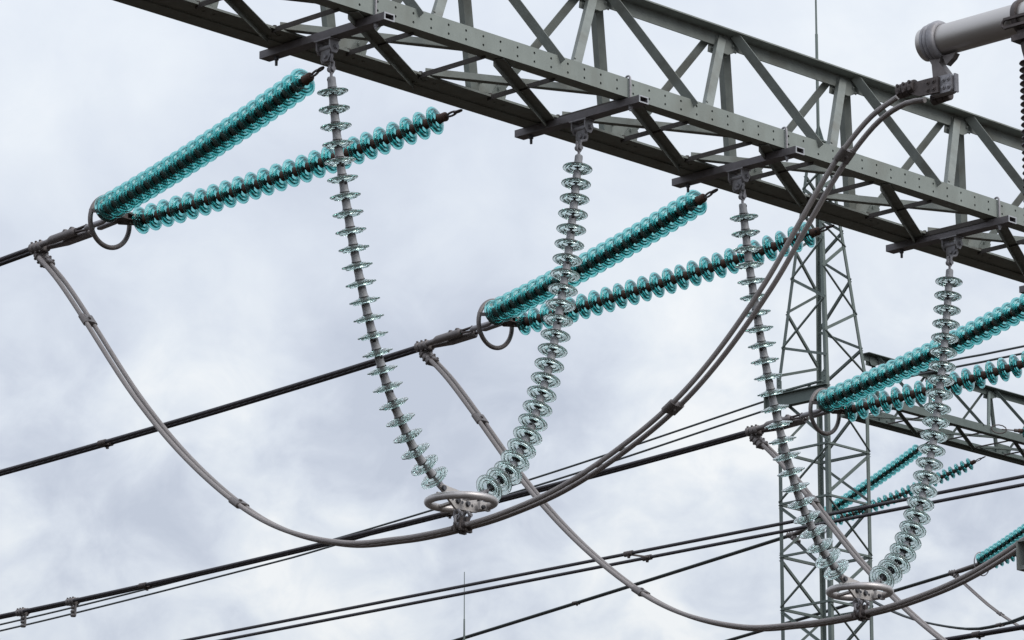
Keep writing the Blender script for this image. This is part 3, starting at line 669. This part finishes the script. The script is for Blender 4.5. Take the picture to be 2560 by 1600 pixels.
for k in range(3):      # three rounded saddles, each with two bolts, gripping the cable end
    q = P(bd - .070, -22.50 + k * .062, 11.492 + k * .004)
    m.tube([q - lug_ax * .030, q - lug_ax * .024, q + lug_ax * .024, q + lug_ax * .030], [.050, .060, .060, .050], 16)
    for u_ in (-.030, .034): m.lathe([(0, 0), (.015, 0), (.013, .012), (0, .012)], q - D * .054 + Z * u_, -D, 10, closed=False)
m.build('cable_lug', M['iron'], root)
m = MB(); 
for k in range(3):
    q = P(bd + .075, -22.26 + k * .062, 11.405 + k * .004)
    m.tube([q - lug_ax * .030, q - lug_ax * .024, q + lug_ax * .024, q + lug_ax * .030], [.040, .050, .050, .040], 16)
    m.bolt(q - D * .045 - Z * .015, -D, .012, .010)
m.bar(P(bd + .03, -22.26, 11.43), P(bd + .03, -22.04, 11.44), Z, .09, .04); m.build('cable_lug', M['iron'], root)

pn = -21.19
root = thing('post_insulator', P(bd, pn, -EYE), 'dark brown ribbed post insulator under the pipe at the right edge', 'post insulator')
m = MB(); pr = [(0, 11.50)]
z_ = 11.48
while z_ > 9.0:
    pr += [(.062, z_), (.112, z_ - .018), (.116, z_ - .026), (.108, z_ - .032), (.062, z_ - .034)]; z_ -= .058
pr += [(0, 8.98)]
m.lathe(pr, P(bd, pn, 0), Z, 32, closed=False); m.build('shed_stack', M['porcelain'], root)
m = MB(); m.lathe([(0, 11.62), (.10, 11.62), (.09, 11.56), (.075, 11.50), (0, 11.50)], P(bd, pn, 0), Z, 24, closed=False)
m.lathe([(.132, -.11), (.15, -.11), (.158, -.08), (.158, -.055), (.132, -.055)], P(bd, pn, bz), NN, 40)
m.lathe([(.132, .055), (.158, .055), (.158, .08), (.15, .11), (.132, .11)], P(bd, pn, bz), NN, 40)
for s_ in (-1, 1):
    for zz in (bz - .105, bz - .035): m.bar(P(bd + s_ * .150, pn - .17, zz), P(bd + s_ * .150, pn + .17, zz), Z, .022, .028)
    m.tube(spline([P(bd + s_ * .152, pn - .16, bz - .035), P(bd + s_ * .152, pn - .185, bz - .06), P(bd + s_ * .152, pn - .185, bz - .09), P(bd + s_ * .152, pn - .16, bz - .107)], .01), .013, 8)
m.box(P(bd, pn, bz - .20), D, NN, Z, .26, .24, .05); m.box(P(bd, pn, bz - .155), D, NN, Z, .20, .16, .04)
m.build('saddle_clamp', M['iron'], root)
m = MB(); m.cyl(P(bd, pn, 9.0), P(bd, pn, -EYE), .14, 16); m.build('support_column', M['steel'], root)

# open channel end poking in from the right, in front of the middle jumper
root = thing('channel_beam', P(32.5, -24.9, 8.6), 'open end of a dark grey steel channel at the right edge, low down', 'steel beam')
m = MB(); c0, c1, zb_, hh, ww, t = -24.93, -20.5, 8.49, .275, .26, .012
m.box(P(32.53 + ww, (c0 + c1) / 2, zb_ + hh / 2), NN, D, Z, c1 - c0, t, hh)
m.box(P(32.53 + ww / 2, (c0 + c1) / 2, zb_ + t / 2), NN, D, Z, c1 - c0, ww - t, t)
m.box(P(32.53 + ww / 2, (c0 + c1) / 2, zb_ + hh - t / 2), NN, D, Z, c1 - c0, ww - t, t)
m.box(P(32.53 + ww / 2, c0 - .005, zb_ + hh / 2), NN, D, Z, .010, ww + t, hh)
m.box(P(32.53 + .05, (c0 + c1) / 2, zb_ + .03), NN, D, Z, c1 - c0, .012, .035)
m.build('channel', M['steel'], root)

# ------------------------------------------------------------------ lattice tower with spire
TD, TN = 67.66, -56.60
root = thing('lattice_tower', P(TD, TN, -EYE), 'tall green grey lattice tower with a spire, right of the photo centre', 'tower')
def hw(z): return .645 if z <= 22.1 else .645 + (.135 - .645) * (z - 22.1) / (27.2 - 22.1)
CN = {'L': (-1, -1), 'N': (-1, 1), 'R': (1, 1), 'F': (1, -1)}
def leg(k, z): a, b = CN[k]; return P(TD + a * hw(z), TN + b * hw(z), z)
for k, (a, b) in CN.items():
    m = MB(); m.lsec(leg(k, -EYE), leg(k, 22.1), -D * a, -NN * b, .085, .085, .012); m.lsec(leg(k, 22.1), leg(k, 27.2), -D * a, -NN * b, .075, .075, .010)
    q = leg(k, 22.05)
    m.prism([q + D * a * .004 + NN * b * .004 - Z * .25, q + D * a * .004 - NN * b * .12 - Z * .12, q + D * a * .004 - NN * b * .12 + Z * .12, q + D * a * .004 + NN * b * .004 + Z * .25], D * a * .012)
    for zz in (-.15, -.05, .05, .15): m.bolt(q + D * a * .016 - NN * b * .05 + Z * zz, D * a, .015, .015)
    m.build('leg', M['steel_far'], root)
FACE = {'LN': -D, 'NR': NN, 'RF': D, 'FL': -NN}
def brace(k1, z1, k2, z2, name):
    f = k1 + k2 if k1 + k2 in FACE else k2 + k1
    nrm = FACE[f]; p0 = leg(k1, z1) - nrm * .02; p1 = leg(k2, z2) - nrm * .02
    m = MB(); m.lsec(p0, p1, Z, nrm, .055, .045, .006); m.build(name, M['steel_far'], root)
lv = [20.70 - 1.058 * k for k in range(21)]
for i, z0 in enumerate(lv):
    for k1, k2 in (('L', 'N'), ('N', 'R'), ('R', 'F'), ('F', 'L')):
        brace(k1, z0, k2, z0, 'horizontal_brace')
        if i + 1 < len(lv):
            if i % 2: brace(k1, z0 - .05, k2, lv[i + 1] + .05, 'diagonal_brace')
            else: brace(k2, z0 - .05, k1, lv[i + 1] + .05, 'diagonal_brace')
for k1, k2 in (('L', 'N'), ('N', 'R'), ('R', 'F'), ('F', 'L')): brace(k1, 21.85, k2, 20.75, 'diagonal_brace')
yz = lambda y: 22.14 + (960 - y) * (24.12 - 22.14) / 240.0
for seq in ([('N', 612), ('L', 700), ('N', 765), ('L', 874), ('N', 915)], [('L', 628), ('F', 720), ('L', 786), ('F', 900), ('L', 944)],
            [('N', 571), ('R', 615), ('N', 683), ('R', 787), ('N', 850), ('R', 940)], [('F', 633), ('R', 702), ('F', 810), ('R', 876), ('F', 948)],
            [('N', 612), ('L', 560), ('N', 520), ('L', 470), ('N', 435), ('L', 400)], [('N', 571), ('R', 530), ('N', 480), ('R', 445), ('N', 405)],
            [('L', 628), ('F', 575), ('L', 520), ('F', 475), ('L', 435)], [('F', 633), ('R', 580), ('F', 530), ('R', 480), ('F', 440)]):
    for (a, ya), (b, yb) in zip(seq, seq[1:]): brace(a, yz(ya), b, yz(yb), 'diagonal_brace')
m = MB(); m.tube([P(TD, TN, 26.9), P(TD, TN, 27.3), P(TD, TN, 27.32), P(TD, TN, 29.5), P(TD, TN, 29.51), P(TD, TN, 32.5)], [.07, .06, .034, .030, .022, .014], 12)
m.prism([P(TD - .14, TN - .14, 27.18), P(TD + .14, TN - .14, 27.18), P(TD + .14, TN + .14, 27.18), P(TD - .14, TN + .14, 27.18)], Z * .03)
for a in (-1, 1): m.prism([P(TD, TN + a * .03, 27.21), P(TD, TN + a * .14, 27.21), P(TD, TN + a * .03, 27.55)], D * .012)
m.build('spire', M['steel_far'], root)
m = MB(); xb = TD - .645 - .07
m.box(P(xb, -56.68, 21.88), NN, D, Z, 1.62, .16, .018); m.box(P(xb, -56.68, 21.62), NN, D, Z, 1.62, .16, .018); m.box(P(xb, -56.68, 21.75), NN, D, Z, 1.62, .012, .242)
m.box(P(xb, -57.47, 21.75), NN, D, Z, .02, .16, .25)
m.bolt(P(xb, -56.1, 21.90), Z, .04, .06); m.bolt(P(xb, -56.35, 21.90), Z, .03, .05); m.bar(P(xb - .02, -57.2, 21.92), P(xb - .02, -56.0, 21.97), Z, .03, .08)
m.build('cross_beam', M['steel_far'], root)

# thin wires tied to the tower
for pts_, lab in (([(67.0, -57.47, 21.84), (67.1, -63.53, 21.34), (67.1, -69.66, 20.92), (67.1, -74.39, 20.72), (67.1, -81.39, 20.54), (67.1, -92, 20.5)], 'upper thin wire leaving the tower to the left'),
                  ([(67.0, -57.47, 21.65), (67.1, -63.53, 21.16), (67.1, -69.94, 20.77), (67.1, -72.58, 20.64), (67.1, -81.38, 20.39), (67.1, -92, 20.35)], 'lower thin wire leaving the tower to the left'),
                  ([(67.75, -56.0, 22.10), (67.7, -53.07, 22.05), (67.7, -51.58, 22.02), (67.7, -44, 22.0)], 'upper thin wire leaving the tower to the right edge'),
                  ([(67.75, -56.0, 21.95), (67.7, -53.07, 21.90), (67.7, -51.58, 21.88), (67.7, -44, 21.86)], 'lower thin wire leaving the tower to the right edge')):
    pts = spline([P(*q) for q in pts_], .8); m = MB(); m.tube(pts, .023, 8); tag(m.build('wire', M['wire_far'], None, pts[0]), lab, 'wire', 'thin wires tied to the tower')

# ------------------------------------------------------------------ far strings, conductors and jumpers
FZ = {0: lambda n: 20.66 - .098 * (-61.3 - n) + .0004 * (-61.3 - n) ** 2, 1: lambda n: 20.62 - .10 * (-61.3 - n) + .0006 * (-61.3 - n) ** 2}
FS = [('far teal string behind the right clear strings, its upper end hidden', 'far teal string with separate discs below the distant gantry beam'),
      ('small far teal string running off the right edge beside the steel channel', 'far teal string half hidden behind the jumper cables at the right edge')]
for i, d in enumerate((72.70, 78.12)):
    yn, yz_ = (-60.85, 20.80) if i == 0 else (-60.75, 20.70)
    tension_string((d - .90, -57.24, 21.77), (d - .24, yn, yz_), FS[i][0], sag=.05, group='far teal glass strings', dead=.34, cap='iron')
    tension_string((d + .98, -57.24, 21.77), (d + .24, yn, yz_), FS[i][1], sag=.05, group='far teal glass strings', dead=.34, cap='iron')
    root = thing('dead_end_fitting', P(d, yn, yz_), ['small far dead-end fitting seen through the lattice tower', 'small far dead-end fitting with a thin ring near the right edge'][i], 'dead-end fitting', 'far dead-end fittings')
    m = MB(); m.prism([P(d - .27, yn + .03, yz_ - .01), P(d + .27, yn + .03, yz_ - .01), P(d + .25, yn - .06, yz_ - .02), P(d + .08, yn - .16, yz_ - .03), P(d - .08, yn - .16, yz_ - .03), P(d - .25, yn - .06, yz_ - .02)], Z * .05); m.build('yoke_plate', M['iron'], root)
    c = P(d, yn - .12, yz_ - .03); m = MB(); m.tube([c + (D * math.cos(R(10 * k)) + Z * math.sin(R(10 * k))) * .262 for k in range(36)], .014, 8, closed=True); m.build('corona_ring', M['galv'], root)
    m = MB()
    for s_ in (-1, 1): m.tube([P(d + s_ * .045, yn - .14, yz_ - .02), P(d + s_ * .045, yn - .18, yz_ - .025), P(d + s_ * .045, yn - .75, FZ[i](yn - .75)), P(d + s_ * .045, yn - .85, FZ[i](yn - .85))], [.03, .04, .04, .028], 10)
    m.build('compression_sleeve', M['cast'], root)
    m = MB(); ribs(m, P(d, yn - .92, FZ[i](yn - .92)), -NN, Z, D, .2, 3, .16, .11); ribs(m, P(d, yn - .80, FZ[i](yn - .85) - .13), (NN - Z * 1.0), Z, D, .2, 3, .16, .10); m.build('tee_clamp', M['cast'], root)
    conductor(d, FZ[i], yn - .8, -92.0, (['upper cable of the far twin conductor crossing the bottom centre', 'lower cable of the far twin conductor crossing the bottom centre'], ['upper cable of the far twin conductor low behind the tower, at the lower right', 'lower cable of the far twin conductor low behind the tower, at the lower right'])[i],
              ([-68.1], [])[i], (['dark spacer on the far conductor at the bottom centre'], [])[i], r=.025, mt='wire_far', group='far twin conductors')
    JF = [(-61.62, 20.46), (-61.2, 20.08), (-60.56, 19.55), (-59.48, 18.84), (-58.43, 18.33), (-57.06, 17.95), (-56.21, 17.92), (-55.61, 17.99), (-54.2, 18.3), (-52.8, 18.9), (-51.8, 19.7)]
    dz = -.02 if i == 0 else -.02
    lab = (['near cable of the far jumper sagging below the right corona ring', 'far cable of the far jumper sagging below the right corona ring'], ['near cable of the far jumper falling to the right edge', 'far cable of the far jumper falling to the right edge'])[i]
    for s_, l in zip((-1, 1), lab):
        pts = spline([P(d + s_ * .05, n + (.0 if i == 0 else .1), z + dz) for n, z in JF], .25); m = MB(); m.tube(pts, .023, 10)
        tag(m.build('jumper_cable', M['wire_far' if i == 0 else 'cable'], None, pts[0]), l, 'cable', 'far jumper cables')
    cp = spline([P(d, n + (.0 if i == 0 else .1), z + dz) for n, z in JF], .1)
    p, t = near(cp, lambda v: abs(v.dot(NN) - (-56.21 if i == 0 else -60.35)))
    spacer(p, t, D, ['spacer at the bottom of the far jumper near the lower right corner', 'spacer on the far jumper falling to the lower right corner'][i], 'spacers on the far jumpers', mt='cast')

# small string tied to the distant beam, cut by the right edge
a = P(72.25, -55.90, 21.90); root = thing('insulator_string', a, 'short dark teal string tied to the distant gantry beam at the right edge', 'insulator string')
def sp(s): return a + (NN * .62 + D * .78).normalized() * s * 1.0 - Z * (.05 * s)
for k in range(9): put_disc(root, TEAL, sp(.62 + k * .148), (sp(0) - sp(1)).normalized())
m = MB(); m.cyl(sp(.18), sp(.52), .014, 8); m.tube([sp(.12) + Z * math.cos(x) * .09 + (sp(1) - sp(0)) * math.sin(x) * .16 for x in [R(30 * j) for j in range(12)]], .013, 8, closed=True)
m.lathe([(0, 0), (.035, 0), (.035, .10), (0, .10)], sp(.44), (sp(1) - sp(0)), 12, closed=False); m.build('end_fitting', M['iron'], root)

# wide twin conductor crossing in front of the tower, with its strut spacer
for d, lab in ((43.02, 'upper line of the wide spaced pair crossing the lower middle of the photo'), (43.38, 'lower line of the wide spaced pair crossing the lower middle of the photo')):
    pts = [P(d, -54 + k * .8, 12.37) for k in range(38)]; m = MB(); m.tube(pts, .0235, 10); tag(m.build('conductor', M['wire'], None, pts[0]), lab, 'conductor', 'wide spaced conductor pair')
p = P(43.2, -39.35, 12.37); m = MB(); m.bar(p - D * .18 - NN * .04, p + D * .18 + NN * .04, Z, .02, .03)
for s_ in (-1, 1): m.tube([p + D * .18 * s_ - NN * .07, p + D * .18 * s_ + NN * .07], .038, 10); m.bolt(p + D * .18 * s_ - Z * .03, -Z, .02, .03)
tag(m.build('strut_spacer', M['iron'], None, p), 'thin strut spacer joining the wide spaced pair of lines', 'cable spacer')
conductor(49.16, lambda n: 12.02, -29.0, -50.0, ['upper cable of the dark line across the lower right corner', 'lower cable of the dark line across the lower right corner'], [-38.4],
          ['spacer on the dark line across the lower right corner'], r=.027, mt='wire', group='dark line across the lower right corner')
# slender mast far off
root = thing('lightning_rod', P(69.86, -68.81, -EYE), 'hair thin lightning rod standing alone at the bottom centre', 'lightning rod')
m = MB(); m.tube([P(69.86, -68.81, 19.0), P(69.86, -68.81, 19.34), P(69.86, -68.81, 19.35), P(69.86, -68.81, 20.40)], [.020, .018, .012, .008], 8); m.build('rod_tip', M['steel_far'], root)
m = MB(); m.tube([P(69.86, -68.81, -EYE), P(69.86, -68.81, 19.0)], [.14, .022], 10); m.build('mast', M['steel_far'], root)
